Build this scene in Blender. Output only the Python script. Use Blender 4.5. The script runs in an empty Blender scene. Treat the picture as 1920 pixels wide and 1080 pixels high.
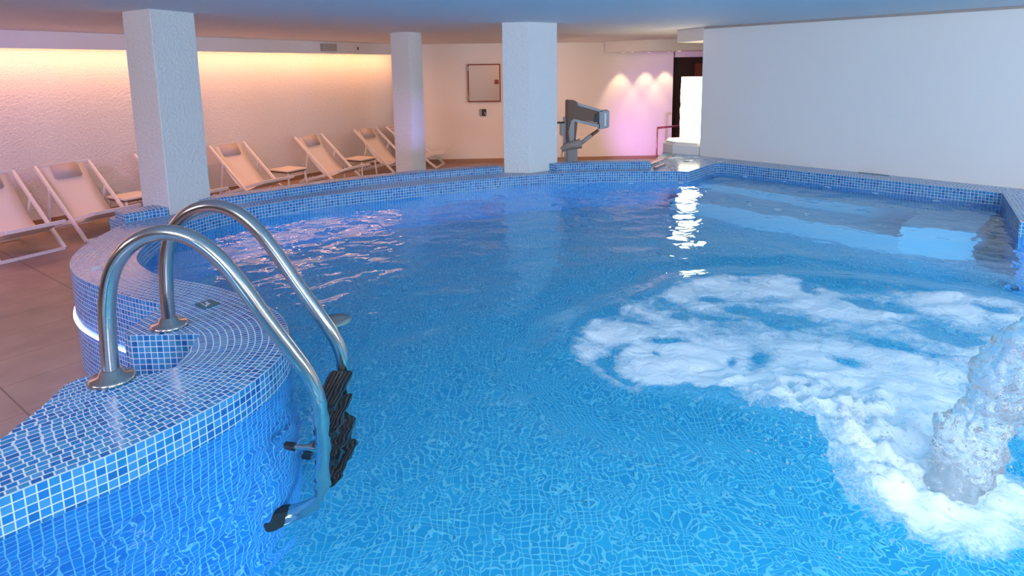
import bpy, bmesh, math, random
from mathutils import Vector, Matrix, noise
random.seed(4)
R = math.radians
C = bpy.context.scene.collection
S = bpy.context.scene

# ------------------------------------------------------------------ camera
F = 1120.0; PX, PY = 960.0, 302.0; TH = math.atan(170/1120.0); RO = .0135; H = 1.2
cd = bpy.data.cameras.new('camera'); cam = bpy.data.objects.new('camera', cd); C.objects.link(cam)
cd.sensor_width = 36; cd.lens = F/1920*36; cd.shift_y = -(540-PY)/1920; cd.clip_start = .02
cam.matrix_world = Matrix.Translation((0, 0, H)) @ Matrix.Rotation(R(90)-TH, 4, 'X') @ Matrix.Rotation(-RO, 4, 'Z')
S.camera = cam

def ray(x, y):
    u = x-PX; v = y-PY; c, s = math.cos(RO), math.sin(RO)
    a = u*c-v*s; b = u*s+v*c
    return a, F*math.cos(TH)-b*math.sin(TH), -(b*math.cos(TH)+F*math.sin(TH))
def P(x, y, z=0.):
    r = ray(x, y); t = (z-H)/r[2]
    return (r[0]*t, r[1]*t)

# ------------------------------------------------------------------ world, exposure, lights
w = bpy.data.worlds.new('world'); S.world = w; w.use_nodes = True
w.node_tree.nodes['Background'].inputs[0].default_value = (.5, .55, .8, 1)
w.node_tree.nodes['Background'].inputs[1].default_value = .02
S.view_settings.view_transform = 'Standard'; S.view_settings.look = 'None'
S.view_settings.exposure = 0.28; S.view_settings.gamma = 1; S.view_settings.use_curve_mapping = False
S.cycles.max_bounces = 10; S.cycles.transmission_bounces = 8; S.cycles.transparent_max_bounces = 12
S.cycles.sample_clamp_indirect = 4; S.cycles.blur_glossy = .5

def light(name, kind, loc, target, power, color, size=.3, size_y=None, spot=None, blend=.6):
    l = bpy.data.lights.new(name, kind); l.energy = power; l.color = color
    if kind == 'AREA':
        l.size = size
        if size_y: l.shape = 'RECTANGLE'; l.size_y = size_y
    elif kind == 'SPOT':
        l.shadow_soft_size = size; l.spot_size = R(spot); l.spot_blend = blend
    else: l.shadow_soft_size = size
    o = bpy.data.objects.new(name, l); C.objects.link(o); o.location = loc
    d = Vector(target)-Vector(loc); o.rotation_euler = d.to_track_quat('-Z', 'Y').to_euler()
    return o
COOL = (.93, .95, 1.0); WARM = (1.0, .38, .18); MAGENTA = (.62, .24, 1.0)
# unseen fill panels added under the ceiling, behind and beside the viewpoint
light('ceiling_fill_light', 'AREA', (.6, -1.2, 1.70), (1.4, 4.2, -.3), 140, COOL, 1.6, .8)
light('ceiling_fill_light', 'AREA', (5.2, .4, 1.70), (4.4, 6.5, .8), 145, COOL, 1.2, .8)
light('ceiling_fill_light', 'AREA', (2.6, .1, 1.70), (1.6, 1.9, -.1), 40, COOL, .6, .6)
light('ceiling_fill_light', 'AREA', (-1.9, -.4, 1.70), (-1.3, 2.4, -.1), 55, COOL, .5, .5)
light('ceiling_fill_light', 'AREA', (-4.6, .6, 1.70), (-3.4, 4.6, -.1), 55, (.86, .80, 1.0), .8, .5)  # added to lift the left pillar's dim face and the left floor
# unseen underwater lamps added to light the basin
light('pool_fill_light', 'SPOT', (1.6, -.9, -.45), (.9, 2.4, -1.3), 370, (.50, .95, 1.0), .15, spot=85, blend=.8)
light('pool_fill_light', 'AREA', (4.4, 1.6, -.95), (1.8, 4.5, -.9), 24, (.42, .92, 1.0), .5)
light('pool_fill_light', 'AREA', (-1.6, .4, -.45), (.4, 2.4, -1.2), 3, (.50, .92, 1.0), .4)
light('pool_fill_light', 'AREA', (2.4, -.9, -.9), (1.8, 5.5, -.8), 48, (.28, .75, 1.0), .5)
# unseen spots added to imitate the water's blue glow on the ceiling
light('blue_fill_light', 'SPOT', (3.6, -1.5, .2), (1.4, 2.6, 1.74), 190, (.14, .50, 1.0), .3, spot=60, blend=1)
light('blue_fill_light', 'SPOT', (-1.8, -1.6, .2), (-.9, 2.0, 1.74), 130, (.22, .48, 1.0), .3, spot=60, blend=1)
# added pink and violet fills on the left, magenta wall washer far right, added warm fills
light('violet_fill_light', 'SPOT', (-4.4, 3.4, 1.6), (-6.4, 7.2, .1), 150, (.75, .33, .95), .3, spot=100, blend=1)
light('violet_fill_light', 'SPOT', (-3.6, .2, 1.6), (-3.2, 2.7, -.66), 170, (.50, .28, 1.0), .2, spot=75, blend=1)
light('magenta_lamp_light', 'SPOT', (2.1, 10.6, -.60), (3.0, 12.3, .1), 105, MAGENTA, .08, spot=80, blend=1)
light('lilac_fill_light', 'SPOT', (-.9, 7.5, .12), (-1.42, 8.5, .5), 16, (.45, .30, 1.0), .02, spot=50, blend=1)  # unseen spot added to tint the middle pillar lilac
light('warm_fill_light', 'SPOT', (.2, 9.4, 1.70), (.2, 10.6, -.4), 85, WARM, .05, spot=150, blend=1)  # unseen warm spots added to tint the far walls and floor
light('warm_fill_light', 'SPOT', (-3.2, 8.4, 1.70), (-3.2, 8.5, -.6), 60, WARM, .05, spot=150, blend=1)
light('warm_fill_light', 'SPOT', (1.6, 9.7, .9), (1.2, 12.3, .4), 36, (1, .58, .32), .05, spot=130, blend=1)

# ------------------------------------------------------------------ materials
MT = {}
def mat(name, col=(.8, .8, .8), rough=.5, metal=0, emit=None, es=1, spec=.5, bump=None, var=None):
    m = bpy.data.materials.new(name); m.use_nodes = True; nt = m.node_tree; b = nt.nodes['Principled BSDF']
    b.inputs['Base Color'].default_value = (*col, 1); b.inputs['Roughness'].default_value = rough
    b.inputs['Metallic'].default_value = metal; b.inputs['Specular IOR Level'].default_value = spec
    if emit: b.inputs['Emission Color'].default_value = (*emit, 1); b.inputs['Emission Strength'].default_value = es
    tc = nt.nodes.new('ShaderNodeTexCoord')
    if bump:
        n = nt.nodes.new('ShaderNodeTexNoise'); n.inputs['Scale'].default_value = bump[0]; n.inputs['Detail'].default_value = 4
        bp = nt.nodes.new('ShaderNodeBump'); bp.inputs['Strength'].default_value = bump[1]; bp.inputs['Distance'].default_value = bump[2]
        if len(bump) > 3:
            mp = nt.nodes.new('ShaderNodeMapping'); mp.inputs['Scale'].default_value = bump[3]
            nt.links.new(tc.outputs['Object'], mp.inputs[0]); nt.links.new(mp.outputs[0], n.inputs[0])
        else: nt.links.new(tc.outputs['Object'], n.inputs[0])
        nt.links.new(n.outputs[0], bp.inputs['Height']); nt.links.new(bp.outputs[0], b.inputs['Normal'])
    if var:
        n = nt.nodes.new('ShaderNodeTexNoise'); n.inputs['Scale'].default_value = var[0]; n.inputs['Detail'].default_value = 3
        nt.links.new(tc.outputs['Object'], n.inputs[0])
        r = nt.nodes.new('ShaderNodeValToRGB'); r.color_ramp.elements[0].position = .3; r.color_ramp.elements[1].position = .7
        r.color_ramp.elements[0].color = (*[c*var[1] for c in col], 1); r.color_ramp.elements[1].color = (*col, 1)
        nt.links.new(n.outputs[0], r.inputs[0]); nt.links.new(r.outputs[0], b.inputs['Base Color'])
    MT[name] = m; return m
class G:                                   # tiny node helper
    def __init__(s, nt): s.nt = nt
    def m(s, op, a, b=None, c=None):
        n = s.nt.nodes.new('ShaderNodeMath'); n.operation = op
        for i, v in enumerate((a, b, c)):
            if v is None: continue
            if isinstance(v, (int, float)): n.inputs[i].default_value = v
            else: s.nt.links.new(v, n.inputs[i])
        return n.outputs[0]
def mosaic(name, tile, cols, grout, stagger=False, rough=.12, gw=.075, bumpd=.002):
    m = bpy.data.materials.new(name); m.use_nodes = True; nt = m.node_tree; b = nt.nodes['Principled BSDF']; g = G(nt)
    uv = nt.nodes.new('ShaderNodeUVMap'); uv.uv_map = 'UVMap'
    sp = nt.nodes.new('ShaderNodeSeparateXYZ'); nt.links.new(uv.outputs[0], sp.inputs[0])
    u = g.m('MULTIPLY', sp.outputs[0], 1/tile); v = g.m('MULTIPLY', sp.outputs[1], 1/tile)
    fv = g.m('FLOOR', v)
    if stagger:
        wn0 = nt.nodes.new('ShaderNodeTexWhiteNoise'); wn0.noise_dimensions = '1D'
        nt.links.new(g.m('FLOOR', g.m('MULTIPLY', v, 1.0)), wn0.inputs['W'])
        u = g.m('ADD', u, g.m('MULTIPLY', wn0.outputs[0], .45))
    fu = g.m('FLOOR', u)
    du = g.m('ABSOLUTE', g.m('SUBTRACT', g.m('FRACT', u), .5)); dv = g.m('ABSOLUTE', g.m('SUBTRACT', g.m('FRACT', v), .5))
    d = g.m('MAXIMUM', du, dv)
    mask = nt.nodes.new('ShaderNodeMapRange'); mask.inputs['From Min'].default_value = .5-gw-.03; mask.inputs['From Max'].default_value = .5-gw+.01
    nt.links.new(d, mask.inputs[0])
    cb = nt.nodes.new('ShaderNodeCombineXYZ'); nt.links.new(fu, cb.inputs[0]); nt.links.new(fv, cb.inputs[1])
    wn = nt.nodes.new('ShaderNodeTexWhiteNoise'); wn.noise_dimensions = '2D'; nt.links.new(cb.outputs[0], wn.inputs['Vector'])
    r = nt.nodes.new('ShaderNodeValToRGB'); r.color_ramp.elements[0].color = (*cols[0], 1); r.color_ramp.elements[1].color = (*cols[-1], 1)
    for i, c in enumerate(cols[1:-1]):
        e = r.color_ramp.elements.new((i+1)/(len(cols)-1)); e.color = (*c, 1)
    nt.links.new(wn.outputs[0], r.inputs[0])
    mx = nt.nodes.new('ShaderNodeMix'); mx.data_type = 'RGBA'; nt.links.new(mask.outputs[0], mx.inputs['Factor'])
    nt.links.new(r.outputs[0], mx.inputs['A']); mx.inputs['B'].default_value = (*grout, 1)
    nt.links.new(mx.outputs['Result'], b.inputs['Base Color'])
    rr = g.m('MULTIPLY_ADD', mask.outputs[0], .5-rough, rough); nt.links.new(rr, b.inputs['Roughness'])
    bp = nt.nodes.new('ShaderNodeBump'); bp.inputs['Strength'].default_value = .6; bp.inputs['Distance'].default_value = bumpd; bp.invert = True
    tilt = g.m('MULTIPLY_ADD', wn.outputs[0], .15, mask.outputs[0])
    nt.links.new(tilt, bp.inputs['Height']); nt.links.new(bp.outputs[0], b.inputs['Normal'])
    MT[name] = m; return m

T = .029
BL = [(.010, .12, .38), (.015, .18, .50), (.03, .25, .58), (.07, .30, .56), (.012, .20, .44)]
mosaic('mosaic_top', T, BL, (.62, .70, .80), True, rough=.16)
mosaic('mosaic_side', T, BL, (.62, .70, .80), rough=.2, gw=.06)
mosaic('mosaic_pool', T, [(.008, .16, .56), (.012, .20, .62), (.016, .24, .66)], (.26, .56, .80), rough=.4, gw=.06)
mosaic('mosaic_floor', T*1.15, [(.015, .36, .66), (.02, .40, .70), (.03, .46, .75)], (.20, .67, .85), rough=.5, gw=.085)
mat('plaster', (.78, .77, .76), .9, bump=(38, .7, .02))
mat('plaster_smooth', (.80, .79, .78), .9, bump=(35, .15, .006))
mat('ceiling_plaster', (.72, .74, .78), .8, bump=(6, .35, .02, (.35, 3.0, 1)))
mat('floor_tile', (.40, .29, .23), .42, bump=(9, .1, .004), var=(3.5, .75))
mat('skirting', (.34, .20, .13), .5)
mat('white_metal', (.78, .76, .74), .4)
mat('sling_fabric', (.74, .68, .62), .85, bump=(300, .2, .001))
mat('cushion_fabric', (.50, .45, .46), .9, bump=(200, .2, .001))
mat('steel', (.64, .60, .55), .17, 1)
mat('black_plastic', (.012, .012, .015), .45)
mat('dark_metal', (.17, .085, .055), .5, 0)
mat('grey_metal', (.34, .35, .38), .45, .2)
mat('grey_plastic', (.38, .36, .35), .5)
mat('frame_red', (.22, .035, .015), .5)
mat('cabinet_panel', (.42, .33, .27), .35, .4)
mat('dark_door', (.03, .012, .008), .35)
mat('door_wood', (.14, .035, .015), .45)
mat('led_warm', (1, .8, .5), .5, emit=(1.0, .44, .20), es=22)
mat('led_violet', (.6, .6, 1), .5, emit=(.42, .5, 1.0), es=5)
mat('lamp_glow', (1, .95, .85), .5, emit=(1.0, .86, .62), es=6.0, bump=(9, .8, .03))
mat('downlight_glow', (1, .9, .8), .5, emit=(1, .8, .5), es=12)
mat('jet_white', (.75, .88, .95), .3)
mat('teal_plaque', (.01, .10, .14), .3)
mat('pale_mark', (.6, .72, .8), .4)
mat('rail_bronze', (.55, .32, .22), .3, .8)
mat('rail_dark', (.16, .03, .05), .35, .5)
mat('vent_grey', (.38, .32, .30), .6)

# water
m = bpy.data.materials.new('water'); m.use_nodes = True; nt = m.node_tree; nt.nodes.clear(); MT['water'] = m
out = nt.nodes.new('ShaderNodeOutputMaterial'); gl = nt.nodes.new('ShaderNodeBsdfGlass')
gl.inputs['IOR'].default_value = 1.333; gl.inputs['Roughness'].default_value = 0.0; gl.inputs['Color'].default_value = (.88, .97, 1, 1)
tc = nt.nodes.new('ShaderNodeTexCoord')
def wnoise(scale, det, dist=0, sc=(1, 1, 1)):
    mp = nt.nodes.new('ShaderNodeMapping'); mp.inputs['Scale'].default_value = sc; nt.links.new(tc.outputs['Object'], mp.inputs[0])
    n = nt.nodes.new('ShaderNodeTexNoise'); n.inputs['Scale'].default_value = scale; n.inputs['Detail'].default_value = det
    n.inputs['Distortion'].default_value = dist; nt.links.new(mp.outputs[0], n.inputs[0]); return n.outputs[0]
g = G(nt)
hh = g.m('ADD', g.m('MULTIPLY', wnoise(2.2, 1, .6), .7), g.m('ADD', g.m('MULTIPLY', wnoise(7.5, 1, .8), .20), g.m('MULTIPLY', wnoise(24, 1, .5), .012)))
bp = nt.nodes.new('ShaderNodeBump'); bp.inputs['Strength'].default_value = 1; bp.inputs['Distance'].default_value = .034
nt.links.new(hh, bp.inputs['Height']); nt.links.new(bp.outputs[0], gl.inputs['Normal']); nt.links.new(gl.outputs[0], out.inputs[0])
# foam: white bubbles whose cover is stored per vertex
m = bpy.data.materials.new('foam'); m.use_nodes = True; nt = m.node_tree; nt.nodes.clear(); MT['foam'] = m
out = nt.nodes.new('ShaderNodeOutputMaterial'); g = G(nt); tc = nt.nodes.new('ShaderNodeTexCoord')
at = nt.nodes.new('ShaderNodeAttribute'); at.attribute_name = 'cover'
df = nt.nodes.new('ShaderNodeBsdfPrincipled'); df.inputs['Base Color'].default_value = (.93, .96, .98, 1); df.inputs['Roughness'].default_value = .7
df.inputs['Emission Strength'].default_value = 0
tr = nt.nodes.new('ShaderNodeBsdfTransparent'); mx = nt.nodes.new('ShaderNodeMixShader'); tl = nt.nodes.new('ShaderNodeBsdfTranslucent')
tl.inputs['Color'].default_value = (.85, .95, 1, 1); mxt = nt.nodes.new('ShaderNodeMixShader'); mxt.inputs[0].default_value = .35
n = wnoise(13, 6, 1.4); n2 = wnoise(110, 2)
a_ = g.m('ADD', at.outputs['Fac'], g.m('MULTIPLY', g.m('SUBTRACT', n, .5), .9)); a_ = g.m('ADD', a_, g.m('MULTIPLY', g.m('SUBTRACT', n2, .5), .5))
mr = nt.nodes.new('ShaderNodeMapRange'); mr.inputs['From Min'].default_value = .24; mr.inputs['From Max'].default_value = .92; nt.links.new(a_, mr.inputs[0])
bp = nt.nodes.new('ShaderNodeBump'); bp.inputs['Strength'].default_value = .7; bp.inputs['Distance'].default_value = .02; nt.links.new(n, bp.inputs['Height'])
nt.links.new(bp.outputs[0], df.inputs['Normal'])
nt.links.new(df.outputs[0], mxt.inputs[1]); nt.links.new(tl.outputs[0], mxt.inputs[2])
nt.links.new(mr.outputs[0], mx.inputs[0]); nt.links.new(tr.outputs[0], mx.inputs[1]); nt.links.new(mxt.outputs[0], mx.inputs[2]); nt.links.new(mx.outputs[0], out.inputs[0])
# airy falling water
m = bpy.data.materials.new('jet_water'); m.use_nodes = True; nt = m.node_tree; b = nt.nodes['Principled BSDF']; MT['jet_water'] = m
b.inputs['Base Color'].default_value = (.95, .98, 1, 1); b.inputs['Roughness'].default_value = .10; b.inputs['IOR'].default_value = 1.33
b.inputs['Transmission Weight'].default_value = .88
tc = nt.nodes.new('ShaderNodeTexCoord'); n = wnoise(45, 3, .5)
bp = nt.nodes.new('ShaderNodeBump'); bp.inputs['Strength'].default_value = .6; bp.inputs['Distance'].default_value = .01
nt.links.new(n, bp.inputs['Height']); nt.links.new(bp.outputs[0], b.inputs['Normal'])

# ------------------------------------------------------------------ mesh helpers
def link(name, bm, m, parent=None, smooth=False):
    bmesh.ops.recalc_face_normals(bm, faces=bm.faces)
    me = bpy.data.meshes.new(name); bm.to_mesh(me); bm.free(); me.materials.append(MT[m])
    if smooth: me.shade_smooth()
    o = bpy.data.objects.new(name, me); C.objects.link(o)
    if parent: o.parent = parent
    return o
def struct(name, bm, m, **k): o = link(name, bm, m, **k); o['kind'] = 'structure'; return o
def tag(o, label, cat, group=None, kind=None):
    o['label'] = label; o['category'] = cat
    if group: o['group'] = group
    if kind: o['kind'] = kind
    return o
def thing(name, label, cat, loc=(0, 0, 0), rz=0, group=None):
    o = bpy.data.objects.new(name, None); C.objects.link(o); o.location = loc; o.rotation_euler = (0, 0, rz)
    return tag(o, label, cat, group)
def prism(bm, pts, z0, z1, top_inset=0):
    n = len(pts)
    a = [bm.verts.new((p[0], p[1], z0)) for p in pts]; b = [bm.verts.new((p[0], p[1], z1)) for p in pts]
    bm.faces.new(a[::-1]); bm.faces.new(b)
    for i in range(n): bm.faces.new((a[i], a[(i+1) % n], b[(i+1) % n], b[i]))
def box(bm, c, s, mtx=None):
    M = Matrix.Translation(c) @ Matrix.Diagonal((*s, 1))
    if mtx: M = mtx @ M
    bmesh.ops.create_cube(bm, size=1, matrix=M)
def bar(bm, p, q, w, h, up=(0, 0, 1)):
    p, q = Vector(p), Vector(q); d = q-p; L = d.length; y = d.normalized(); x = y.cross(Vector(up)).normalized(); z = x.cross(y)
    M = Matrix((x, y, z)).transposed().to_4x4(); M.translation = (p+q)/2
    bmesh.ops.create_cube(bm, size=1, matrix=M @ Matrix.Diagonal((w, L, h, 1)))
def bevel(bm, wd, seg=2):
    bmesh.ops.bevel(bm, geom=list(bm.edges), offset=wd, segments=seg, affect='EDGES', clamp_overlap=True)
def lathe(bm, prof, loc=(0, 0, 0), n=24, mtx=None):
    M = mtx or Matrix.Identity(4); rings = []
    for r, z in prof:
        rings.append([bm.verts.new(M @ Vector((loc[0]+r*math.cos(2*math.pi*k/n), loc[1]+r*math.sin(2*math.pi*k/n), loc[2]+z))) for k in range(n)])
    for a, b in zip(rings, rings[1:]):
        for k in range(n): bm.faces.new((a[k], a[(k+1) % n], b[(k+1) % n], b[k]))
    bm.faces.new(rings[0][::-1]); bm.faces.new(rings[-1])
def tube(bm, pts, r, n=16, cap=True):
    pts = [Vector(p) for p in pts]; rings = []; up = None
    for i, p in enumerate(pts):
        t = (pts[min(i+1, len(pts)-1)]-pts[max(i-1, 0)]).normalized()
        if up is None: up = t.orthogonal().normalized()
        up = (up-t*up.dot(t)).normalized(); s = t.cross(up); rr = r(i/(len(pts)-1)) if callable(r) else r
        rings.append([bm.verts.new(p+rr*(math.cos(2*math.pi*k/n)*up+math.sin(2*math.pi*k/n)*s)) for k in range(n)])
    for a, b in zip(rings, rings[1:]):
        for k in range(n): bm.faces.new((a[k], a[(k+1) % n], b[(k+1) % n], b[k]))
    if cap: bm.faces.new(rings[0][::-1]); bm.faces.new(rings[-1])
def crom(pts, k=6):
    pts = [Vector(p) for p in pts]; o = []
    for i in range(len(pts)-1):
        p0 = pts[max(i-1, 0)]; p1 = pts[i]; p2 = pts[i+1]; p3 = pts[min(i+2, len(pts)-1)]
        for j in range(k):
            t = j/k
            o.append(.5*((2*p1)+(p2-p0)*t+(2*p0-5*p1+4*p2-p3)*t*t+(3*p1-p0-3*p2+p3)*t**3))
    o.append(pts[-1]); return o
def fill(loops, z):
    bm = bmesh.new()
    for lp in loops:
        vs = [bm.verts.new((p[0], p[1], z)) for p in lp]
        for i in range(len(vs)): bm.edges.new((vs[i], vs[(i+1) % len(vs)]))
    bmesh.ops.triangle_fill(bm, edges=list(bm.edges), use_beauty=True, use_dissolve=False)
    for f in bm.faces:
        if f.normal.z < 0: f.normal_flip()
    return bm
def grid_cut(bm, x0, x1, y0, y1, s):
    for ax, a, b in ((0, x0, x1), (1, y0, y1)):
        k = a
        while k < b:
            co = [0, 0, 0]; no = [0, 0, 0]; co[ax] = k; no[ax] = 1
            bmesh.ops.bisect_plane(bm, geom=bm.verts[:]+bm.edges[:]+bm.faces[:], plane_co=co, plane_no=no)
            k += s
def uvset(bm, fn):
    uv = bm.loops.layers.uv.new('UVMap')
    for f in bm.faces:
        for l in f.loops: l[uv].uv = fn(l.vert.co, f)
def strip(path, z0, z1, closed=True, dz=None):
    bm = bmesh.new(); uv = bm.loops.layers.uv.new('UVMap'); s = 0; n = len(path)
    for i in range(n if closed else n-1):
        a, b = path[i], path[(i+1) % n]; L = math.hypot(b[0]-a[0], b[1]-a[1])
        vs = [bm.verts.new((a[0], a[1], z0)), bm.verts.new((b[0], b[1], z0)), bm.verts.new((b[0], b[1], z1)), bm.verts.new((a[0], a[1], z1))]
        f = bm.faces.new(vs)
        for l, q in zip(f.loops, ((s, z0), (s+L, z0), (s+L, z1), (s, z1))): l[uv].uv = q
        s += L
    bmesh.ops.remove_doubles(bm, verts=bm.verts, dist=1e-5)
    return bm

ZF, ZC, ZW, ZB = -.66, 1.74, -.118, -1.3

# ------------------------------------------------------------------ outlines in plan
inner = [tuple(v[:2]) for v in crom([(-2.2, -.8, 0), (-2.25, .2, 0), (-1.95, 1.0, 0), (-1.50, 1.55, 0), (-1.27, 1.79, 0), (-1.10, 2.04, 0), (-1.03, 2.22, 0), (-1.005, 2.40, 0),
    (-1.03, 2.58, 0), (-1.13, 2.79, 0), (-1.29, 2.97, 0), (-1.66, 3.24, 0), (-2.06, 3.43, 0), (-2.28, 3.58, 0), (-2.50, 3.83, 0), (-2.63, 4.15, 0), (-2.70, 4.62, 0),
    (-2.60, 5.03, 0), (-2.38, 5.33, 0), (-1.88, 5.78, 0), (-1.19, 6.17, 0), (-.55, 6.49, 0), (.09, 6.74, 0), (.60, 6.88, 0), (1.2, 6.96, 0), (1.91, 6.95, 0)])]
inner += [(2.06, 6.89), (2.56, 7.48), (2.66, 7.52), (2.76, 7.42), (4.6, 5.49), (3.89, 4.45), (5.0, 3.5), (5.2, .2), (3.8, -1.8), (-1.6, -1.8)]
WR0 = Vector((2.59, 8.16)); WD = Vector((.684, -.729)).normalized()       # right wall line
def wr(t, off=0): v = WR0+WD*t+Vector((.729, .684))*off; return (v.x, v.y)
outer = [tuple(v[:2]) for v in crom([(-2.75, -.8, 0), (-2.7, .4, 0), (-2.25, 1.2, 0), (-1.78, 1.74, 0), (-1.735, 1.95, 0), (-1.77, 2.20, 0)])]
outer += [(-1.74, 2.255), (-1.58, 2.27), (-1.47, 2.275), (-1.41, 2.33), (-1.43, 2.46), (-1.47, 2.645), (-1.80, 2.64), (-1.845, 2.67), (-1.85, 3.0)]
outer += [tuple(v[:2]) for v in crom([(-1.86, 3.02, 0), (-2.14, 3.15, 0), (-2.51, 3.38, 0), (-2.73, 3.56, 0), (-2.90, 3.77, 0), (-3.03, 4.02, 0), (-3.13, 4.35, 0), (-3.18, 4.76, 0)])]
outer += [(-3.45, 4.98), (-3.42, 5.45), (-3.1, 5.78), (-2.6, 5.95), (-1.95, 6.45), (-1.3, 6.85), (-.65, 7.13), (-.1, 7.3), (.9, 7.42), (1.75, 7.45), (2.0, 8.1), (2.2, 8.62), (2.4, 9.1), (3.1, 9.15), (3.3, 8.8), (2.93, 8.44)]
outer += [wr(.0, -.002), wr(7.98, -.002), (8.04, -2.6), (-2.75, -2.6)]

# ------------------------------------------------------------------ pool
pool = thing('swimming_pool', 'raised swimming pool with curved rim covered in small blue mosaic tiles', 'swimming pool')
arc = [0]
for a, b in zip(inner, inner[1:]): arc.append(arc[-1]+math.hypot(b[0]-a[0], b[1]-a[1]))
segs = list(zip(inner, inner[1:]+inner[:1], arc))
def near_uv(co, f):
    px, py = co.x, co.y; best = 1e9; r = (0, 0)
    for (a, b, s) in segs:
        dx, dy = b[0]-a[0], b[1]-a[1]; L2 = dx*dx+dy*dy
        t = max(0, min(1, ((px-a[0])*dx+(py-a[1])*dy)/L2)); qx, qy = a[0]+dx*t-px, a[1]+dy*t-py; d = qx*qx+qy*qy
        if d < best: best = d; r = (s+t*math.sqrt(L2), math.sqrt(d))
    return r
bm = fill([inner, outer], 0)
grid_cut(bm, -3.5, 3.2, 1.0, 9.0, .07)
uvset(bm, near_uv)
link('coping', bm, 'mosaic_top', pool)
link('inner_wall', strip(inner, 0, ZB), 'mosaic_pool', pool)
link('outer_wall', strip(outer, ZF, 0), 'mosaic_side', pool)
# waterline band of brighter tile, 3 mm in front of the wall below it
def offset(path, d):
    n = len(path); o = []
    for i in range(n):
        a = Vector(path[i-1]); b = Vector(path[i]); c = Vector(path[(i+1) % n])
        e1 = (b-a).normalized(); e2 = (c-b).normalized(); nn = Vector((-(e1+e2).y, (e1+e2).x))
        nn = nn.normalized() if nn.length > 1e-6 else Vector((-e1.y, e1.x))
        o.append(tuple(b+nn*d/max(.5, nn.dot(Vector((-e1.y, e1.x))))))
    return o
link('waterline_band', strip(offset(inner, -.003), 0.0005, ZW-.02), 'mosaic_side', pool)
bm = fill([inner], ZB); uvset(bm, lambda c, f: (c.x, c.y)); link('basin_floor', bm, 'mosaic_floor', pool)
# submerged benches along the right wall
def bench(name, pts, z):
    bm = bmesh.new(); prism(bm, pts, ZB+.002, z)
    uvset(bm, lambda c, f: (c.x, c.y) if abs(f.normal.z) > .5 else (c.x*f.normal.y-c.y*f.normal.x, c.z))
    bm.normal_update(); return link(name, bm, 'mosaic_pool', pool)
def rw(t, off): v = Vector((2.66, 7.54))+WD*t-Vector((.729, .684))*off; return (v.x, v.y)
bench('bench', [rw(.02, .02), rw(.02, .55), rw(2.3, .55), rw(2.3, 1.15), rw(2.79, 1.0), rw(2.79, .02)], -.42)
bench('bench', [rw(.02, .54), rw(.02, 1.15), rw(2.31, 1.15), rw(2.31, .54)], -.80)
# kerbs standing on the far rim
def kerb(path, wdt, h):
    bm = bmesh.new(); uv = bm.loops.layers.uv.new('UVMap'); pr = [(0, 0), (0, h*.75), (.012, h*.93), (.03, h), (wdt-.03, h), (wdt, h*.8), (wdt, 0)]
    ss = [0]
    for a, b in zip(pr, pr[1:]): ss.append(ss[-1]+math.hypot(a[0]-b[0], a[1]-b[1]))
    L = 0; prev = None
    for i, p in enumerate(path):
        a = path[max(i-1, 0)]; b = path[min(i+1, len(path)-1)]; t = Vector((b[0]-a[0], b[1]-a[1])).normalized(); nrm = Vector((-t.y, t.x))
        if i: L += math.hypot(p[0]-path[i-1][0], p[1]-path[i-1][1])
        ring = [(bm.verts.new((p[0]+nrm.x*q[0], p[1]+nrm.y*q[0], q[1])), (L, s)) for q, s in zip(pr, ss)]
        if prev:
            for k in range(len(pr)-1):
                f = bm.faces.new((prev[k][0], ring[k][0], ring[k+1][0], prev[k+1][0]))
                for l, q in zip(f.loops, (prev[k][1], ring[k][1], ring[k+1][1], prev[k+1][1])): l[uv].uv = q
        if i in (0, len(path)-1):
            f = bm.faces.new([q[0] for q in ring])
            for l, q in zip(f.loops, pr): l[uv].uv = q
        prev = ring
    return bm
link('kerb', kerb([(-3.19, 4.80), (-3.05, 4.97), (-2.97, 5.03)], .24, .07), 'mosaic_side', pool)
link('kerb', kerb([tuple(v[:2]) for v in crom([(-2.82, 5.28, 0), (-2.5, 5.54, 0), (-1.84, 6.12, 0), (-1.2, 6.53, 0), (-.59, 6.82, 0), (-.11, 6.99, 0)])], .22, .075), 'mosaic_side', pool)
link('kerb', kerb([tuple(v[:2]) for v in crom([(.53, 7.0, 0), (.62, 7.05, 0), (1.1, 7.12, 0), (1.68, 7.13, 0)])], .22, .09), 'mosaic_side', pool)
# slanted pale bars in place of shiny reflections, and two round caps on the corner of the rim
bm = bmesh.new()
for a, b, wd in (((1218, 309), (1262, 291), .05), ((1228, 315), (1246, 308), .035)):
    p, q = P(*a, .012), P(*b, .012); bar(bm, (*p, .012), (*q, .012), wd, .022)
link('reflection_bar', bm, 'steel', pool)
for px in ((1287, 302.5), (1303, 296.5)):
    bm = bmesh.new(); lathe(bm, [(.035, 0), (.035, .008), (.028, .012), (.012, .013)], (*P(*px, 0), .001)); link('rim_cap', bm, 'grey_metal', pool)
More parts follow.
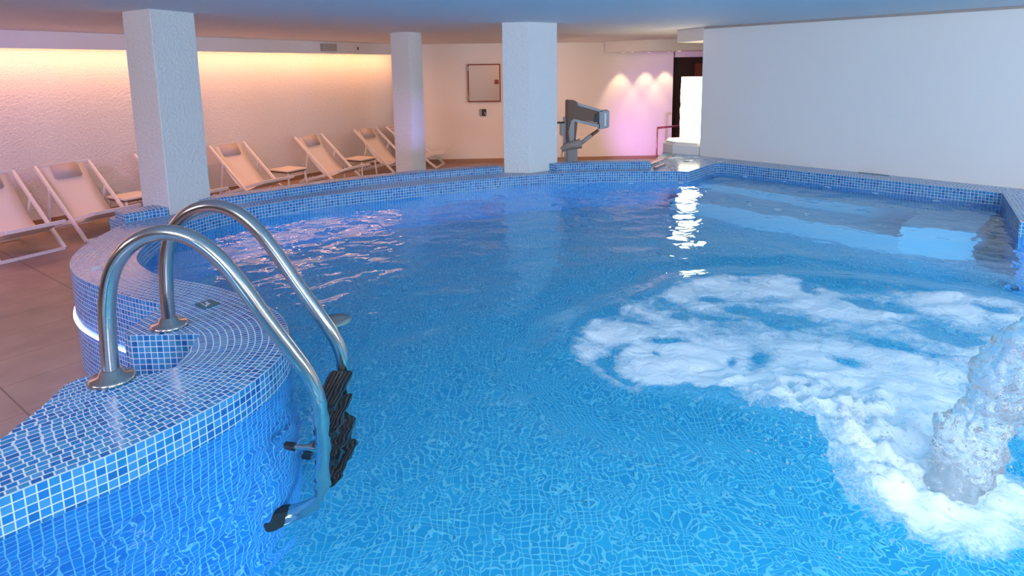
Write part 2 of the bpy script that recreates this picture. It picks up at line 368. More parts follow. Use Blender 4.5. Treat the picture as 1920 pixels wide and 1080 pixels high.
# depth plaques
def plaque(px, w, h, rz, m, mark=True):
    x, y = P(*px, 0); M = Matrix.Translation((x, y, .002)) @ Matrix.Rotation(rz, 4, 'Z')
    bm = bmesh.new(); box(bm, (0, 0, 0), (w, h, .004), M); o = link('depth_plaque', bm, m, pool)
    if mark:
        bm = bmesh.new()
        bar(bm, M @ Vector((-.030, .008, .003)), M @ Vector((.008, -.002, .003)), .014, .002)
        bar(bm, M @ Vector((.004, .012, .003)), M @ Vector((.024, -.020, .003)), .010, .002)
        bar(bm, M @ Vector((-.034, -.016, .003)), M @ Vector((.036, -.022, .003)), .005, .002)
        o2 = link('pictogram', bm, 'pale_mark', o)
plaque((389, 571), .105, .085, R(-38), 'teal_plaque')
plaque((181, 503), .07, .05, R(-60), 'pale_mark', False)
plaque((1638, 326.5), .30, .04, math.atan2(WD.y, WD.x), 'teal_plaque', False)
# violet strip light on the outside of the rim wall
i0 = [i for i, p in enumerate(outer) if abs(p[0]+1.86) < .001 and abs(p[1]-3.02) < .001][0]
i1 = [i for i, p in enumerate(outer) if abs(p[0]+3.18) < .001 and abs(p[1]-4.76) < .001][0]
lp = [(p[0]-.006, p[1]-.006, -.335) for p in outer[i0+1:i1-14]]
bm = bmesh.new(); tube(bm, lp, .007, 6); link('strip_light', bm, 'led_violet', pool)
# wall jets under water
def jet(loc, nrm, r=.035):
    M = Matrix.Translation(loc) @ Vector(nrm).to_track_quat('Z', 'Y').to_matrix().to_4x4()
    bm = bmesh.new(); lathe(bm, [(r, 0), (r, .006), (r*.6, .012), (r*.25, .004)], n=16, mtx=M); return link('wall_jet', bm, 'jet_white', pool)
for t in (.35, .82, 1.3, 1.78, 2.32): jet((*rw(t, .005), -.26), (-.729, -.684, 0))
for t in (.5, .8, 1.1, 1.4, 1.75, 2.1): jet((*rw(t, .85), -.798), (0, 0, 1), .022)
jet((1.985, 6.91, -.22), (-.42, -.9, 0)); jet((1.4, 6.94, -.22), (0, -1, 0)); jet((2.4, 7.27, -.2), (-.76, .64, 0), .02)
# inlet plate with stem beside the ladder
x, y = -.98, 3.10
bm = bmesh.new(); lathe(bm, [(.012, -.4), (.012, -.02), (.085, -.012), (.09, 0), (.05, .006), (.03, .002)], (x, y, ZW-.05), 24); link('water_inlet', bm, 'grey_plastic', pool, True)

# ------------------------------------------------------------------ water surface, foam, jet
LAND = P(1752, 955, ZW)
fp = [(1058, 668), (1066, 640), (1085, 612), (1120, 590), (1180, 566), (1240, 540), (1300, 524), (1370, 516), (1460, 518), (1560, 524), (1680, 534), (1800, 552), (1930, 580),
      (1990, 640), (2010, 800), (1990, 1000), (1930, 1045), (1850, 1062), (1770, 1055), (1700, 1030), (1650, 985), (1610, 925), (1575, 880), (1530, 838), (1460, 800), (1380, 768), (1290, 752), (1200, 752), (1150, 738), (1090, 715), (1064, 695)]
FP = [Vector(P(x, y, ZW)) for x, y in fp]
def sd(x, y):
    ins = False; d = 1e9; n = len(FP); j = n-1
    for i in range(n):
        a, b = FP[i], FP[j]
        if (a.y > y) != (b.y > y) and x < (b.x-a.x)*(y-a.y)/(b.y-a.y)+a.x: ins = not ins
        ex, ey = b.x-a.x, b.y-a.y; t = max(0, min(1, ((x-a.x)*ex+(y-a.y)*ey)/(ex*ex+ey*ey)))
        d = min(d, math.hypot(a.x+ex*t-x, a.y+ey*t-y)); j = i
    return d if ins else -d
def swell(x, y):
    s = sd(x, y) if (-.6 < x < 5 and .6 < y < 5.2) else -9
    z = .010*noise.noise(Vector((x*1.6, y*1.6, 3)))+.004*noise.noise(Vector((x*5, y*5, 8)))
    if s > -1: z += .022*math.exp(-((s+.02)/.10)**2)-.020*math.exp(-((s+.22)/.13)**2)
    return z, s
bm = fill([offset(inner, -.001)], ZW); grid_cut(bm, -2.8, 5.1, .4, 7.5, .06)
for v in bm.verts:
    # still against the walls
    v.co.z += swell(v.co.x, v.co.y)[0]
wt = link('pool_water', bm, 'water', None, True)
tag(wt, 'clear rippling blue water filling the mosaic pool', 'water', kind='stuff')

hook = [Vector(P(x, y, ZW)) for x, y in ((1178, 652), (1150, 664), (1132, 682), (1150, 706), (1180, 726), (1230, 742), (1290, 752), (1350, 764))]
holes = [(1480, 608, 50, 16), (1430, 690, 30, 28), (1560, 540, 60, 9), (1620, 575, 30, 8), (1860, 585, 40, 10), (1255, 648, 26, 6), (1265, 600, 14, 6), (1700, 660, 90, 12), (1580, 690, 40, 12), (1870, 740, 60, 40),
         (1800, 640, 70, 9), (1330, 565, 24, 7), (1370, 690, 14, 8), (1500, 740, 30, 8), (1900, 880, 60, 60), (1820, 830, 50, 30), (1520, 548, 24, 10), (1690, 585, 30, 8), (1240, 672, 12, 5), (1390, 585, 26, 6)]
HL = []
for x, y, rx, ry in holes:
    c = Vector(P(x, y, ZW)); e = Vector(P(x+rx, y, ZW)); f = Vector(P(x, y-ry, ZW)); HL.append((c, max(.02, (e-c).length), max(.02, (f-c).length), (f-c).normalized()))
bm = bmesh.new(); cov = bm.verts.layers.float.new('cover'); step = .017; vs = {}
LV = Vector(LAND)
x0, x1, y0, y1 = .0, 3.6, 1.05, 4.3
nx, ny = int((x1-x0)/step), int((y1-y0)/step)
for i in range(nx):
    for j in range(ny):
        x, y = x0+i*step, y0+j*step
        wx = .05*noise.noise(Vector((x*4, y*4, 1))); wy = .05*noise.noise(Vector((x*4, y*4, 5)))
        sz, s0 = swell(x, y)
        if s0 < -.12: continue
        s = sd(x+wx, y+wy)
        c = min(1.05, .25+s*9) if s > -.03 else max(0, .1+s*3)
        nz = noise.fractal(Vector((x*2.2, y*3.4, 2.2)), .8, 2, 5)
        rd = (Vector((x, y))-LV-Vector((-.12, .28))).length
        c -= max(0, min(1, (rd-.5)/.6))*(.30-nz*.75)
        for hc, ra, rb, dr in HL:
            d = Vector((x+wx*1.2, y+wy*1.2))-hc; b_ = d.dot(dr); a_ = math.sqrt(max(0, d.length_squared-b_*b_)); q = (a_/ra)**2+(b_/rb)**2
            if q < 3: c -= 1.0*math.exp(-q*1.2)
        for a, b in zip(hook, hook[1:]):
            e = b-a; t = max(0, min(1, (Vector((x, y))-a).dot(e)/e.length_squared)); d = (Vector((x+wx*.5, y+wy*.5))-a-e*t).length
            if d < .09: c -= .5*math.exp(-(d/.035)**2)
        # lower right: broken
        if y < 1.75 and x > LV.x+.25: c -= .35
        mound = .11*math.exp(-(rd/.46)**2)
        z = ZW+sz+.009+mound+max(0, min(1, c))*(.012+.020*noise.noise(Vector((x*7, y*9, 4))))+mound*.45*max(-.5, noise.fractal(Vector((x*14, y*14, 6)), .8, 2, 4))
        v = bm.verts.new((x, y, max(z, ZW+sz+.003))); v[cov] = max(0, min(1.1, c+mound*6)) if s > -.08 else 0; vs[i, j] = v
for (i, j), v in vs.items():
    q = [vs.get(k) for k in ((i, j), (i+1, j), (i+1, j+1), (i, j+1))]
    if all(q) and max(t[cov] for t in q) > .02: bm.faces.new(q)
for v in [v for v in bm.verts if not v.link_faces]: bm.verts.remove(v)
fo = link('foam', bm, 'foam', None, True); tag(fo, 'sheet of white foam swirling on the pool around the water jet', 'foam', kind='stuff')

# arching water jet falling from the right
J = crom([(2.15, 1.66, .66), (1.78, 1.65, .62), (1.66, 1.64, .51), (1.535, 1.64, .40), (1.43, 1.63, .256), (1.355, 1.625, .106), (1.31, 1.62, -.02), (1.275, 1.62, -.15)], 34)
bm = bmesh.new(); tube(bm, J, lambda t: .084-.012*t, 110)
for v in bm.verts:
    p = v.co; d = noise.noise(p*8)*.028+noise.noise(p*24)*.020+noise.noise(p*55)*.010
    ax = min(J, key=lambda q: (q-p).length_squared); v.co = p+(p-ax).normalized()*d
jt = link('water_jet', bm, 'jet_water', None, True); tag(jt, 'thick bubbly jet of water pouring into the foam at the right', 'water jet', kind='stuff')
bm = bmesh.new()
for k in range(900):
    if k < 520:
        a = random.uniform(0, 6.28); r = abs(random.gauss(0, .27)); x = LAND[0]-.12+r*math.cos(a); y = LAND[1]+.2+r*math.sin(a); z = ZW+.03+abs(random.gauss(0, .06))*math.exp(-r*1.2)+.06*math.exp(-(r/.4)**2)
    else:
        q = J[random.randrange(len(J))]; x, y, z = q.x+random.gauss(0, .055), q.y+random.gauss(0, .05), q.z+random.gauss(0, .055)
    bmesh.ops.create_icosphere(bm, subdivisions=1, radius=random.uniform(.0015, .005), matrix=Matrix.Translation((x, y, max(z, ZW+.03))))
dr = link('water_droplets', bm, 'jet_water', None, True); tag(dr, 'spray of droplets flying off the falling water jet', 'droplets', kind='stuff')

# ------------------------------------------------------------------ room shell
WL1 = Vector((-2.25, 12.6)); WLD = Vector((.585, .811)).normalized(); WN = Vector((WLD.y, -WLD.x))   # left wall line, normal into the room
def wl(t, off=0, z=None):
    v = WL1-WLD*t+WN*off
    return (v.x, v.y) if z is None else (v.x, v.y, z)
def wall(name, a, b, out_n, z0=ZF, z1=ZC, th=.15, m='plaster_smooth'):
    bm = bmesh.new(); a, b, n = Vector(a), Vector(b), Vector(out_n)*th
    prism(bm, [a, b, b+n, a+n], z0, z1); return struct(name, bm, m)
wall('wall_left', wl(-.02), wl(10.7), (-WN.x, -WN.y), m='plaster')
BE = (3.32, 12.34)
wall('wall_back', (-2.25, 12.14), BE, (0, 1))
LX = wl(10.7)
wall('wall_side_left', LX, (LX[0], -3.2), (-1, 0))
wall('wall_front', (LX[0], -3.2), (8.2, -3.2), (0, -1))
wall('wall_side_right', (8.06, -3.2), wr(8), (1, 0))
wall('wall_right', wr(0), wr(8), (.729, .684), th=.42)
# back right recess beyond the dark door
wall('wall_back_right', (3.36, 12.66), (6.0, 13.2), (0, 1))
wall('wall_far_right', (6.0, 13.3), (5.2, 7.2), (.9, -.2))
roomloop = [wl(10.7, -.1), wl(-.3, -.1), (-2.3, 13.4), (6.2, 13.4), (8.3, 6), (8.3, -3.3), (LX[0]-.1, -3.3)]
bm = fill([roomloop, outer], ZF); uvset(bm, lambda c, f: (c.x, c.y))
fl = struct('floor', bm, 'floor_tile')
# floor joints
nt = MT['floor_tile'].node_tree; g = G(nt); b = nt.nodes['Principled BSDF']
uvn = nt.nodes.new('ShaderNodeMapping'); tcn = nt.nodes.new('ShaderNodeTexCoord'); nt.links.new(tcn.outputs['Object'], uvn.inputs[0]); uvn.inputs['Rotation'].default_value = (0, 0, R(-54))
sp = nt.nodes.new('ShaderNodeSeparateXYZ'); nt.links.new(uvn.outputs[0], sp.inputs[0])
d = g.m('MAXIMUM', *[g.m('ABSOLUTE', g.m('SUBTRACT', g.m('FRACT', g.m('MULTIPLY', sp.outputs[i], 1/s)), .5)) for i, s in ((0, .9), (1, .45))])
src = b.inputs['Base Color'].links[0].from_socket
mxn = nt.nodes.new('ShaderNodeMix'); mxn.data_type = 'RGBA'; nt.links.new(g.m('GREATER_THAN', d, .494), mxn.inputs['Factor']); nt.links.new(src, mxn.inputs['A'])
mxn.inputs['B'].default_value = (.17, .12, .10, 1); nt.links.new(mxn.outputs['Result'], b.inputs['Base Color'])
bm = bmesh.new(); prism(bm, roomloop, ZC, ZC+.12); struct('ceiling', bm, 'ceiling_plaster')
# skirting
bm = bmesh.new(); bar(bm, (-2.2, 12.13, ZF+.035), (3.31, 12.31, ZF+.035), .02, .07); struct('baseboard_back', bm, 'skirting')
bm = bmesh.new(); bar(bm, wl(0, .01, ZF+.035), wl(10, .01, ZF+.035), .02, .07); struct('baseboard_left', bm, 'skirting')
# left wall fascia with its light channel
ZL = 1.53
bm = bmesh.new(); prism(bm, [wl(.0, .38), wl(10.6, .38), wl(10.6, .33), wl(.0, .33)], ZL, ZC-.001); o = struct('trim_left', bm, 'plaster_smooth')
led = thing('cove_light', 'long glowing warm strip light under the fascia of the left wall', 'strip light')
bm = bmesh.new(); bar(bm, wl(.05, .295, ZL+.012), wl(10.5, .295, ZL+.012), .05, .02); link('light_channel', bm, 'led_warm', led)
bm = bmesh.new(); bar(bm, wl(.05, .15, ZL+.055), wl(10.5, .15, ZL+.055), .34, .02); link('cove_panel', bm, 'plaster_smooth', led)
# corner boxing behind the middle pillar, thin dark shadow joint on top of right wall
bm = bmesh.new(); bar(bm, (*wr(.02, -.012), ZC-.014), (*wr(7.9, -.012), ZC-.014), .025, .026); struct('trim_right', bm, 'vent_grey')
# overhead beam at the end of the right wall
bm = bmesh.new(); prism(bm, [wr(.0, .0), wr(0, .42), (3.2, 9.3), (2.40, 8.75)], 1.565, ZC-.001); struct('trim_beam', bm, 'plaster_smooth')
# lowered ceiling over the far passage
bm = bmesh.new(); prism(bm, [(1.9, 12.21), (2.6, 11.5), (4.4, 11.0), (5.3, 11.0), (5.7, 13.0), (3.3, 12.30)], 1.53, ZC-.001); struct('trim_soffit', bm, 'plaster_smooth')

# things on the fascia
def on_fascia(px, zc, w_, h_, name, label, cat, m, slats=False):
    # find t along the fascia for a given picture column
    r = ray(px, 90); best = min((abs((wl(t/100, .38)[0])*r[1]-(wl(t/100, .38)[1])*r[0]), t/100) for t in range(0, 1000))[1]
    o = thing(name, label, cat, wl(best, .385, zc), math.atan2(WLD.y, WLD.x))
    bm = bmesh.new(); box(bm, (0, 0, 0), (w_, .012, h_)); bevel(bm, .002, 1); link('housing', bm, m, o)
    return o
o = on_fascia(616, 1.64, .34, .125, 'vent_grille', 'square pinkish air vent on the white fascia above the strip light', 'vent', 'vent_grey')
for k in range(5):
    bm = bmesh.new(); box(bm, (0, -.009, -.045+k*.0225), (.30, .006, .006)); link('slat', bm, 'plaster_smooth', o)
o = on_fascia(669, 1.635, .09, .11, 'wall_sensor', 'tiny white sensor on the fascia right of the air vent', 'sensor', 'plaster_smooth')
bm = bmesh.new(); box(bm, (.01, -.009, 0), (.03, .01, .05)); link('lens', bm, 'dark_metal', o)

# ------------------------------------------------------------------ pillars
def pillar(pts, z0, label):
    bm = bmesh.new(); prism(bm, pts, z0, ZC+.001)
    bmesh.ops.bevel(bm, geom=[e for e in bm.edges if abs((e.verts[0].co-e.verts[1].co).normalized().z) > .9], offset=.008, segments=2, affect='EDGES')
    o = link('pillar', bm, 'plaster'); tag(o, label, 'pillar', 'white square pillars')
pillar([(-3.33, 5.26), (-2.96, 5.04), (-2.80, 5.44), (-3.17, 5.66)], 0.001, 'white square pillar on the left rim, nearest the pool ladder')
pillar([(-1.68, 8.50), (-1.40, 8.36), (-1.245, 8.56), (-1.52, 8.70)], ZF, 'slim lilac-lit pillar on the floor between deck chairs and wall cabinet')
pillar([(-.10, 6.99), (.21, 6.93), (.555, 7.16), (.25, 7.23)], 0.001, 'white square pillar on the far rim beside the pool lift')

# ------------------------------------------------------------------ ladder
lad = thing('pool_ladder', 'curved stainless steel pool ladder with black treads beside the near rim', 'ladder', (-1.6, 2.4, 0))
A0 = Vector((-1.605, 2.225, 0)); A1 = Vector((-.80, 2.265, 0)); B0 = Vector((-1.665, 2.735, 0)); B1 = Vector((-.80, 2.62, 0))
prof = [(0, 0), (.005, .18), (.02, .34), (.06, .47), (.14, .56), (.25, .60), (.36, .575), (.45, .50), (.53, .39), (.61, .255), (.70, .11), (.765, .0), (.80, -.10), (.806, -.2), (.806, -.5), (.80, -.86), (.77, -.96), (.69, -1.03), (.60, -1.05)]
def rail(a, b, name='handrail'):
    d = (b-a).normalized(); k = (b-a).length/.806
    pts = crom([a+d*s*k+Vector((0, 0, z)) for s, z in prof], 6)
    bm = bmesh.new(); tube(bm, pts, .0305, 24); o = link(name, bm, 'steel', lad, True); o.matrix_parent_inverse = Matrix.Translation((1.6, -2.4, 0))
    bm = bmesh.new(); lathe(bm, [(.082, .001), (.084, .010), (.075, .020), (.045, .027), (.038, .048), (.031, .05)], a, 32)
    f = link('flange', bm, 'steel', lad, True); f.matrix_parent_inverse = Matrix.Translation((1.6, -2.4, 0))
    e = pts[-1]; bm = bmesh.new(); tube(bm, [e+d*.03, e-d*.045], .036, 16); c = link('rubber_foot', bm, 'black_plastic', o); c.matrix_parent_inverse = Matrix.Identity(4)
    # short mid strut back to the wall
    m0 = a+d*.80*k+Vector((0, 0, -.52)); bm = bmesh.new(); tube(bm, [m0, m0-d*.12], .022, 12); link('wall_strut', bm, 'steel', o)
    bm = bmesh.new(); tube(bm, [m0-d*.11, m0-d*.15], .03, 12); link('rubber_foot', bm, 'black_plastic', o)
rail(A0, A1); rail(B0, B1)
for k, z in enumerate((-.24, -.46, -.68, -.88)):
    a = Vector((-.80, 2.29, z)); b = Vector((-.80, 2.595, z)); bm = bmesh.new(); bar(bm, a, b, .10, .05); bevel(bm, .008, 2)
    t = link('tread', bm, 'black_plastic', lad); t.matrix_parent_inverse = Matrix.Translation((1.6, -2.4, 0))
    bm = bmesh.new()
    for q in range(6): bar(bm, a+Vector((-.04+q*.016, .02, .028)), b+Vector((-.04+q*.016, -.02, .028)), .005, .005)
    link('grip_ribs', bm, 'dark_metal', t)

# ------------------------------------------------------------------ deck chairs
def kids(o): return [c for c in bpy.data.objects if c.parent == o]
W = .29
def make_chair():
    r = thing('deck_chair', '', 'deck chair')
    bm = bmesh.new()
    for s in (-1, 1): bar(bm, (0, s*W, .80), (.97, s*W, .015), .028, .035)
    bar(bm, (0, -W, .80), (0, W, .80), .03, .03); bar(bm, (.97, -W, .018), (.97, W, .018), .03, .03)
    link('back_frame', bm, 'white_metal', r)
    bm = bmesh.new()
    for s in (-1, 1): bar(bm, (.02, s*(W-.035), .04), (1.12, s*(W-.035), .34), .024, .04)
    bar(bm, (1.12, -W+.03, .34), (1.12, W-.03, .34), .03, .035); bar(bm, (.02, -W+.03, .03), (.02, W-.03, .03), .03, .03)
    for s in (-1, 1):
        for q in range(4): box(bm, (.12+q*.07, s*(W-.035), .092+q*.019), (.015, .026, .03))
    link('seat_frame', bm, 'white_metal', r)
    bm = bmesh.new()
    for s in (-1, 1): bar(bm, (.31, s*(W+.02), .555), (.16, s*(W-.01), .09), .016, .03)
    bar(bm, (.16, -W, .09), (.16, W, .09), .016, .02)
    link('prop_strut', bm, 'white_metal', r)
    # sling
    pr = crom([(0, 0, .812), (.10, 0, .66), (.28, 0, .44), (.46, 0, .27), (.62, 0, .19), (.76, 0, .20), (.95, 0, .28), (1.12, 0, .355)], 4)
    bm = bmesh.new(); top = []; hw = W-.055
    for k in range(2):
        off = -.004*k; top.append([[bm.verts.new((p.x, y*hw, p.z+off)) for p in pr] for y in (-1, -.5, 0, .5, 1)])
    for k in range(2):
        for a, b in zip(top[k], top[k][1:]):
            for i in range(len(pr)-1): bm.faces.new((a[i], a[i+1], b[i+1], b[i]))
    for e in (0, -1):
        for i in range(len(pr)-1): bm.faces.new((top[0][e][i], top[0][e][i+1], top[1][e][i+1], top[1][e][i]))
    link('sling', bm, 'sling_fabric', r, True)
    bm = bmesh.new(); bar(bm, (.075, -.15, .72), (.075, .15, .72), .20, .03, up=(.8, 0, .55)); bevel(bm, .014, 3); link('headrest', bm, 'cushion_fabric', r, True)
    return r
def copy_tree(o, parent=None):
    c = o.copy(); C.objects.link(c)
    if parent: c.parent = parent
    for ch in kids(o): copy_tree(ch, c)
    return c
proto = make_chair()
ang0 = math.atan2(WN.y, WN.x)+R(7)
chairs = [((-5.86, 6.50), ang0, 'cream sling deck chair cut by the left picture edge, nearest one'),
          ((-5.53, 7.27), ang0, 'cream sling deck chair left of the big pillar, empty and fully visible'),
          ((-4.95, 8.25), ang0, 'cream sling deck chair mostly hidden behind the big left pillar'),
          ((-4.37, 9.10), ang0, 'cream sling deck chair just right of the big left pillar'),
          ((-3.49, 10.2), ang0, 'cream sling deck chair midway between the two left pillars, beside two side tables'),
          ((-2.78, 11.3), ang0, 'cream sling deck chair just left of the slim lilac pillar'),
          ((-2.38, 11.85), ang0+.35, 'farthest cream deck chair, seat end showing right of the slim lilac pillar')]

for i, (p, a, lb) in enumerate(chairs):
    o = proto if i == 0 else copy_tree(proto)
    o.location = (p[0], p[1], ZF); o.rotation_euler.z = a; tag(o, lb, 'deck chair', 'deck chairs along the left wall')

# ------------------------------------------------------------------ side tables
def make_table():
    r = thing('side_table', '', 'side table')
    bm = bmesh.new(); box(bm, (0, 0, .34), (.44, .40, .022)); bevel(bm, .006, 2); link('table_top', bm, 'sling_fabric', r)
    bm = bmesh.new(); box(bm, (0, 0, .315), (.40, .36, .025)); link('apron', bm, 'dark_metal', r)
    for sx in (-1, 1):
        for sy in (-1, 1):
            bm = bmesh.new(); bar(bm, (sx*.19, sy*.17, .31), (sx*.215, sy*.19, .0), .024, .024); link('leg', bm, 'white_metal', r)
    return r
tp = make_table()
for i, (px, lb) in enumerate([(1, 'low cream side table peeking out left of the big pillar'), (3, 'low cream side table right of the deck chair nearest the big pillar'),
                              (4, 'low cream side table just left of the slim lilac pillar')]):
    o = tp if i == 0 else copy_tree(tp)
    c = chairs[px][0]; o.location = (c[0]+WLD.x*(.57 if px == 1 else .76)+WN.x*.40, c[1]+WLD.y*(.57 if px == 1 else .76)+WN.y*.40, ZF); o.rotation_euler.z = ang0; tag(o, lb, 'side table', 'side tables between the deck chairs')

# ------------------------------------------------------------------ wall cabinet and socket
cab = thing('wall_cabinet', 'square metal cabinet with thin red-brown frame on the far wall', 'cabinet', (-.54, 12.175, .955))
cab.rotation_euler.z = .037
bm = bmesh.new(); box(bm, (0, -.02, 0), (.66, .05, .76)); link('body', bm, 'frame_red', cab)
bm = bmesh.new(); box(bm, (0, -.048, 0), (.615, .012, .715)); bevel(bm, .003, 1); d_ = link('door', bm, 'cabinet_panel', cab)
bm = bmesh.new(); box(bm, (.25, -.058, .02), (.085, .014, .085)); bevel(bm, .006, 2); link('lock', bm, 'frame_red', d_)
for z in (-.29, .29):
    bm = bmesh.new(); lathe(bm, [(.012, -.04), (.012, .04)], (-.322, -.052, z), 10); link('hinge', bm, 'cabinet_panel', cab)
so = thing('wall_socket', 'small dark square switch box on the wall below the cabinet', 'socket', (-.575, 12.185, .36)); so.rotation_euler.z = .037
bm = bmesh.new(); box(bm, (0, -.012, 0), (.13, .03, .14)); bevel(bm, .005, 2); link('housing', bm, 'black_plastic', so)
bm = bmesh.new(); box(bm, (-.045, -.030, .0), (.03, .008, .13)); link('cover_strip', bm, 'grey_plastic', so)
bm = bmesh.new(); bar(bm, (.03, -.034, .01), (.055, -.034, -.05), .012, .012, up=(0, 1, 0)); link('toggle', bm, 'plaster_smooth', so)

# ------------------------------------------------------------------ pool lift
q = 8.2/1120
lift = thing('pool_lift', 'dark brown and grey pool lift arm on a post beside the far pillar', 'pool lift', (.81, 8.25, ZF))
def lz(y): return 1.2-(y-131)*q-ZF
def lx(x): return (x-1070)*q
bm = bmesh.new(); box(bm, (lx(1073), 0, lz(262)/2+.0), (.15, .16, lz(262))); bevel(bm, .015, 2); link('post', bm, 'grey_metal', lift)
bm = bmesh.new()
vs1 = [(lx(1063), lz(262)), (lx(1066), lz(225)), (lx(1083), lz(225)), (lx(1078), lz(262))]
def slab(bm, pts, y0, y1):
    a = [bm.verts.new((x, y0, z)) for x, z in pts]; b = [bm.verts.new((x, y1, z)) for x, z in pts]
    bm.faces.new(a); bm.faces.new(b[::-1])
    for i in range(len(pts)): bm.faces.new((a[i], a[(i+1) % len(pts)], b[(i+1) % len(pts)], b[i]))
slab(bm, [(lx(1062), lz(265)), (lx(1063), lz(220)), (lx(1084), lz(220)), (lx(1079), lz(265))], -.09, .09); bevel(bm, .01, 2); link('upper_post', bm, 'dark_metal', lift)
bm = bmesh.new(); slab(bm, [(lx(1068), lz(270)), (lx(1066), lz(245)), (lx(1072), lz(222)), (lx(1077), lz(222)), (lx(1076), lz(270))], -.105, -.085); link('post_cover', bm, 'grey_metal', lift)
bm = bmesh.new(); slab(bm, [(lx(1062), lz(227)), (lx(1062), lz(187)), (lx(1078), lz(188)), (lx(1085), lz(193)), (lx(1078), lz(222)), (lx(1072), lz(227))], -.11, .11); bevel(bm, .012, 2); link('head', bm, 'dark_metal', lift)
bm = bmesh.new(); slab(bm, [(lx(1076), lz(193)), (lx(1128), lz(211)), (lx(1127), lz(231)), (lx(1077), lz(222))], -.085, .05); bevel(bm, .006, 2); a_ = link('arm', bm, 'dark_metal', lift)
bm = bmesh.new(); slab(bm, [(lx(1075), lz(190)), (lx(1130), lz(207)), (lx(1130), lz(211)), (lx(1075), lz(195))], -.10, .07); link('arm_rail', bm, 'grey_metal', a_)
bm = bmesh.new(); slab(bm, [(lx(1077), lz(222)), (lx(1127), lz(234)), (lx(1130), lz(241)), (lx(1077), lz(227))], -.10, .07); link('arm_rail', bm, 'grey_metal', a_)
bm = bmesh.new(); slab(bm, [(lx(1115), lz(214)), (lx(1123), lz(210)), (lx(1123), lz(230)), (lx(1113), lz(229))], -.092, -.08); link('stop_block', bm, 'black_plastic', a_)
bm = bmesh.new()
slab(bm, [(lx(1123), lz(208)), (lx(1142), lz(207)), (lx(1142), lz(239)), (lx(1123), lz(243))], -.11, .09); bevel(bm, .01, 2); e_ = link('end_bracket', bm, 'grey_metal', lift)
bm = bmesh.new(); bar(bm, (lx(1134), -.118, lz(212)), (lx(1134), -.118, lz(236)), .025, .012, up=(0, 1, 0)); link('slot', bm, 'jet_white', e_)
bm = bmesh.new(); tube(bm, crom([(lx(1052), -.16, lz(279)), (lx(1062), -.16, lz(273)), (lx(1076), -.16, lz(270)), (lx(1088), -.16, lz(267))], 4), lambda t: .035+.035*t, 14); ac = link('actuator', bm, 'grey_plastic', lift, True)
bm = bmesh.new(); tube(bm, [(lx(1084), -.16, lz(270)), (lx(1108), -.16, lz(252))], .028, 12); link('actuator_tube', bm, 'grey_plastic', ac, True)
bm = bmesh.new(); tube(bm, [(lx(1106), -.16, lz(253)), (lx(1121), -.14, lz(243))], .022, 12); link('piston', bm, 'dark_metal', ac, True)
bm = bmesh.new(); box(bm, (lx(1052), -.06, lz(229)), (.11, .03, .025)); h_ = link('handle', bm, 'black_plastic', lift)
bm = bmesh.new(); box(bm, (lx(1053.5), -.06, lz(241)), (.055, .06, .19)); bevel(bm, .015, 2); link('battery', bm, 'grey_plastic', lift)
bm = bmesh.new(); box(bm, (lx(1059), -.02, lz(248)), (.035, .05, .43)); link('side_rod', bm, 'grey_metal', lift)
for k in range(2):
    bm = bmesh.new(); tube(bm, crom([(lx(1055+k*4), -.12, lz(277)), (lx(1053+k*6), -.12, lz(290)), (lx(1054+k*4), -.10, lz(305)), (lx(1060), -.08, lz(330))], 5), .007, 8); link('cable', bm, 'grey_plastic', lift)
bm = bmesh.new(); box(bm, (lx(1073), 0, .012), (.4, .4, .024)); link('base_plate', bm, 'grey_metal', lift)

# ------------------------------------------------------------------ glowing lamp on its bench
bm = bmesh.new(); prism(bm, [(2.575, 8.165), (2.28, 8.40), (2.20, 8.62), (2.34, 9.0), (3.0, 9.1), (3.25, 8.8), (2.90, 8.47)], 0.001, .165)
bmesh.ops.bevel(bm, geom=[e for e in bm.edges if e.verts[0].co.z > .1 and e.verts[1].co.z > .1], offset=.04, segments=3, affect='EDGES')
bb = link('plaster_bench', bm, 'plaster_smooth'); tag(bb, 'low rounded white plaster plinth under the glowing lamp', 'plinth')
lamp = thing('column_lamp', 'tall glowing white stone column lamp at the end of the right wall', 'lamp', (2.665, 8.74, .165))
bm = bmesh.new(); n = 40; rings = []
for k in range(28):
    z = .012+k*.895/27; ring = []
    for i in range(n):
        a = 2*math.pi*i/n; c, s_ = math.cos(a), math.sin(a); r = .168/((abs(c)**5+abs(s_)**5)**.2)
        r += .010*noise.noise(Vector((c*2, s_*2, z*7)))+.006*noise.noise(Vector((c*6, s_*6, z*20)))
        ring.append(bm.verts.new((r*c, r*s_, z)))
    rings.append(ring)
for a, b in zip(rings, rings[1:]):
    for i in range(n): bm.faces.new((a[i], a[(i+1) % n], b[(i+1) % n], b[i]))
bm.faces.new(rings[-1]); bm.faces.new(rings[0][::-1])
link('lamp_shade', bm, 'lamp_glow', lamp, True)
bm = bmesh.new(); box(bm, (0, 0, .006), (.30, .30, .012)); link('base', bm, 'white_metal', lamp)
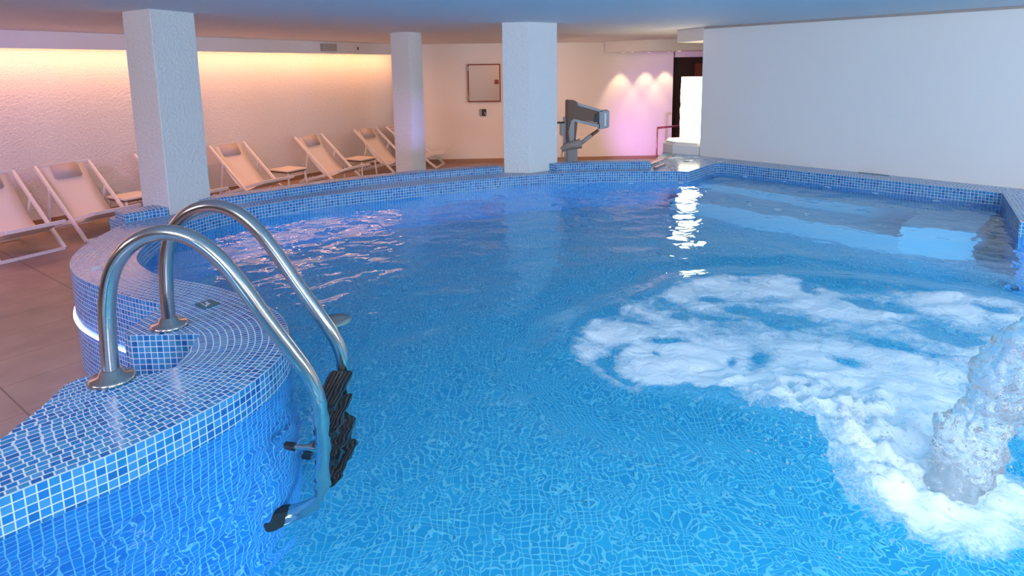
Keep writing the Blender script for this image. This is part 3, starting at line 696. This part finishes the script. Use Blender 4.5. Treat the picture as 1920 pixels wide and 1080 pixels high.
# handrail
hr = thing('handrail', 'thin metal handrail with two bars by the pink wall', 'handrail', (2.90, 11.85, ZF))
bm = bmesh.new(); tube(bm, [(0, 0, 0), (0, 0, .70)], .017, 10); link('post', bm, 'rail_bronze', hr, True)
bm = bmesh.new(); tube(bm, [(0, 0, .69), (.9, .1, .75)], .02, 10); link('top_bar', bm, 'rail_dark', hr, True)
bm = bmesh.new(); tube(bm, [(0, 0, .10), (.9, .1, .16)], .016, 10); link('bottom_bar', bm, 'rail_dark', hr, True)
# dark door at the end of the passage
bm = bmesh.new(); box(bm, (3.95, 12.60, (ZF+1.42)/2), (1.14, .06, 1.42-ZF)); dr_ = struct('door_1', bm, 'dark_door')
bm = bmesh.new(); box(bm, (4.1, 12.55, .7), (.55, .03, 1.2)); link('door_panel', bm, 'door_wood', dr_)
bm = bmesh.new(); box(bm, (4.1, 12.52, .9), (.22, .02, .25)); link('door_window', bm, 'dark_door', dr_)
bm = bmesh.new(); box(bm, (4.1, 12.45, 1.476), (1.5, .30, .108)); struct('trim_1', bm, 'plaster_smooth')
# recessed downlights
def down(x, y, z, lb, power, sz=62, vis=True, grp='recessed ceiling spotlights'):
    o = thing('recessed_spotlight', lb, 'spotlight', (x, y, z), group=grp)
    bm = bmesh.new(); lathe(bm, [(.045, -.001), (.045, -.008), (.034, -.010), (.030, -.002)], n=20); link('ring', bm, 'white_metal', o)
    bm = bmesh.new(); lathe(bm, [(.028, -.0035), (.028, -.009)], n=16); link('bulb', bm, 'downlight_glow', o)
    light('spotlight_light', 'SPOT', (x, y, z-.02), (x, y+.001, z-1), power, (1, .68, .34), .02, spot=sz, blend=.5)
down(2.24, 12.07, 1.53, 'leftmost of three small recessed spotlights washing the pink wall', 42)
down(2.76, 12.10, 1.53, 'middle one of three small recessed spotlights washing the pink wall', 42)
down(3.16, 12.12, 1.53, 'rightmost of three small recessed spotlights washing the pink wall', 42)
down(2.36, 11.78, 1.53, 'tiny bright spotlight near the front edge of the lowered ceiling', 1)
down(3.2, 11.5, 1.53, 'tiny bright spotlight in the lowered ceiling before the dark door', 1)
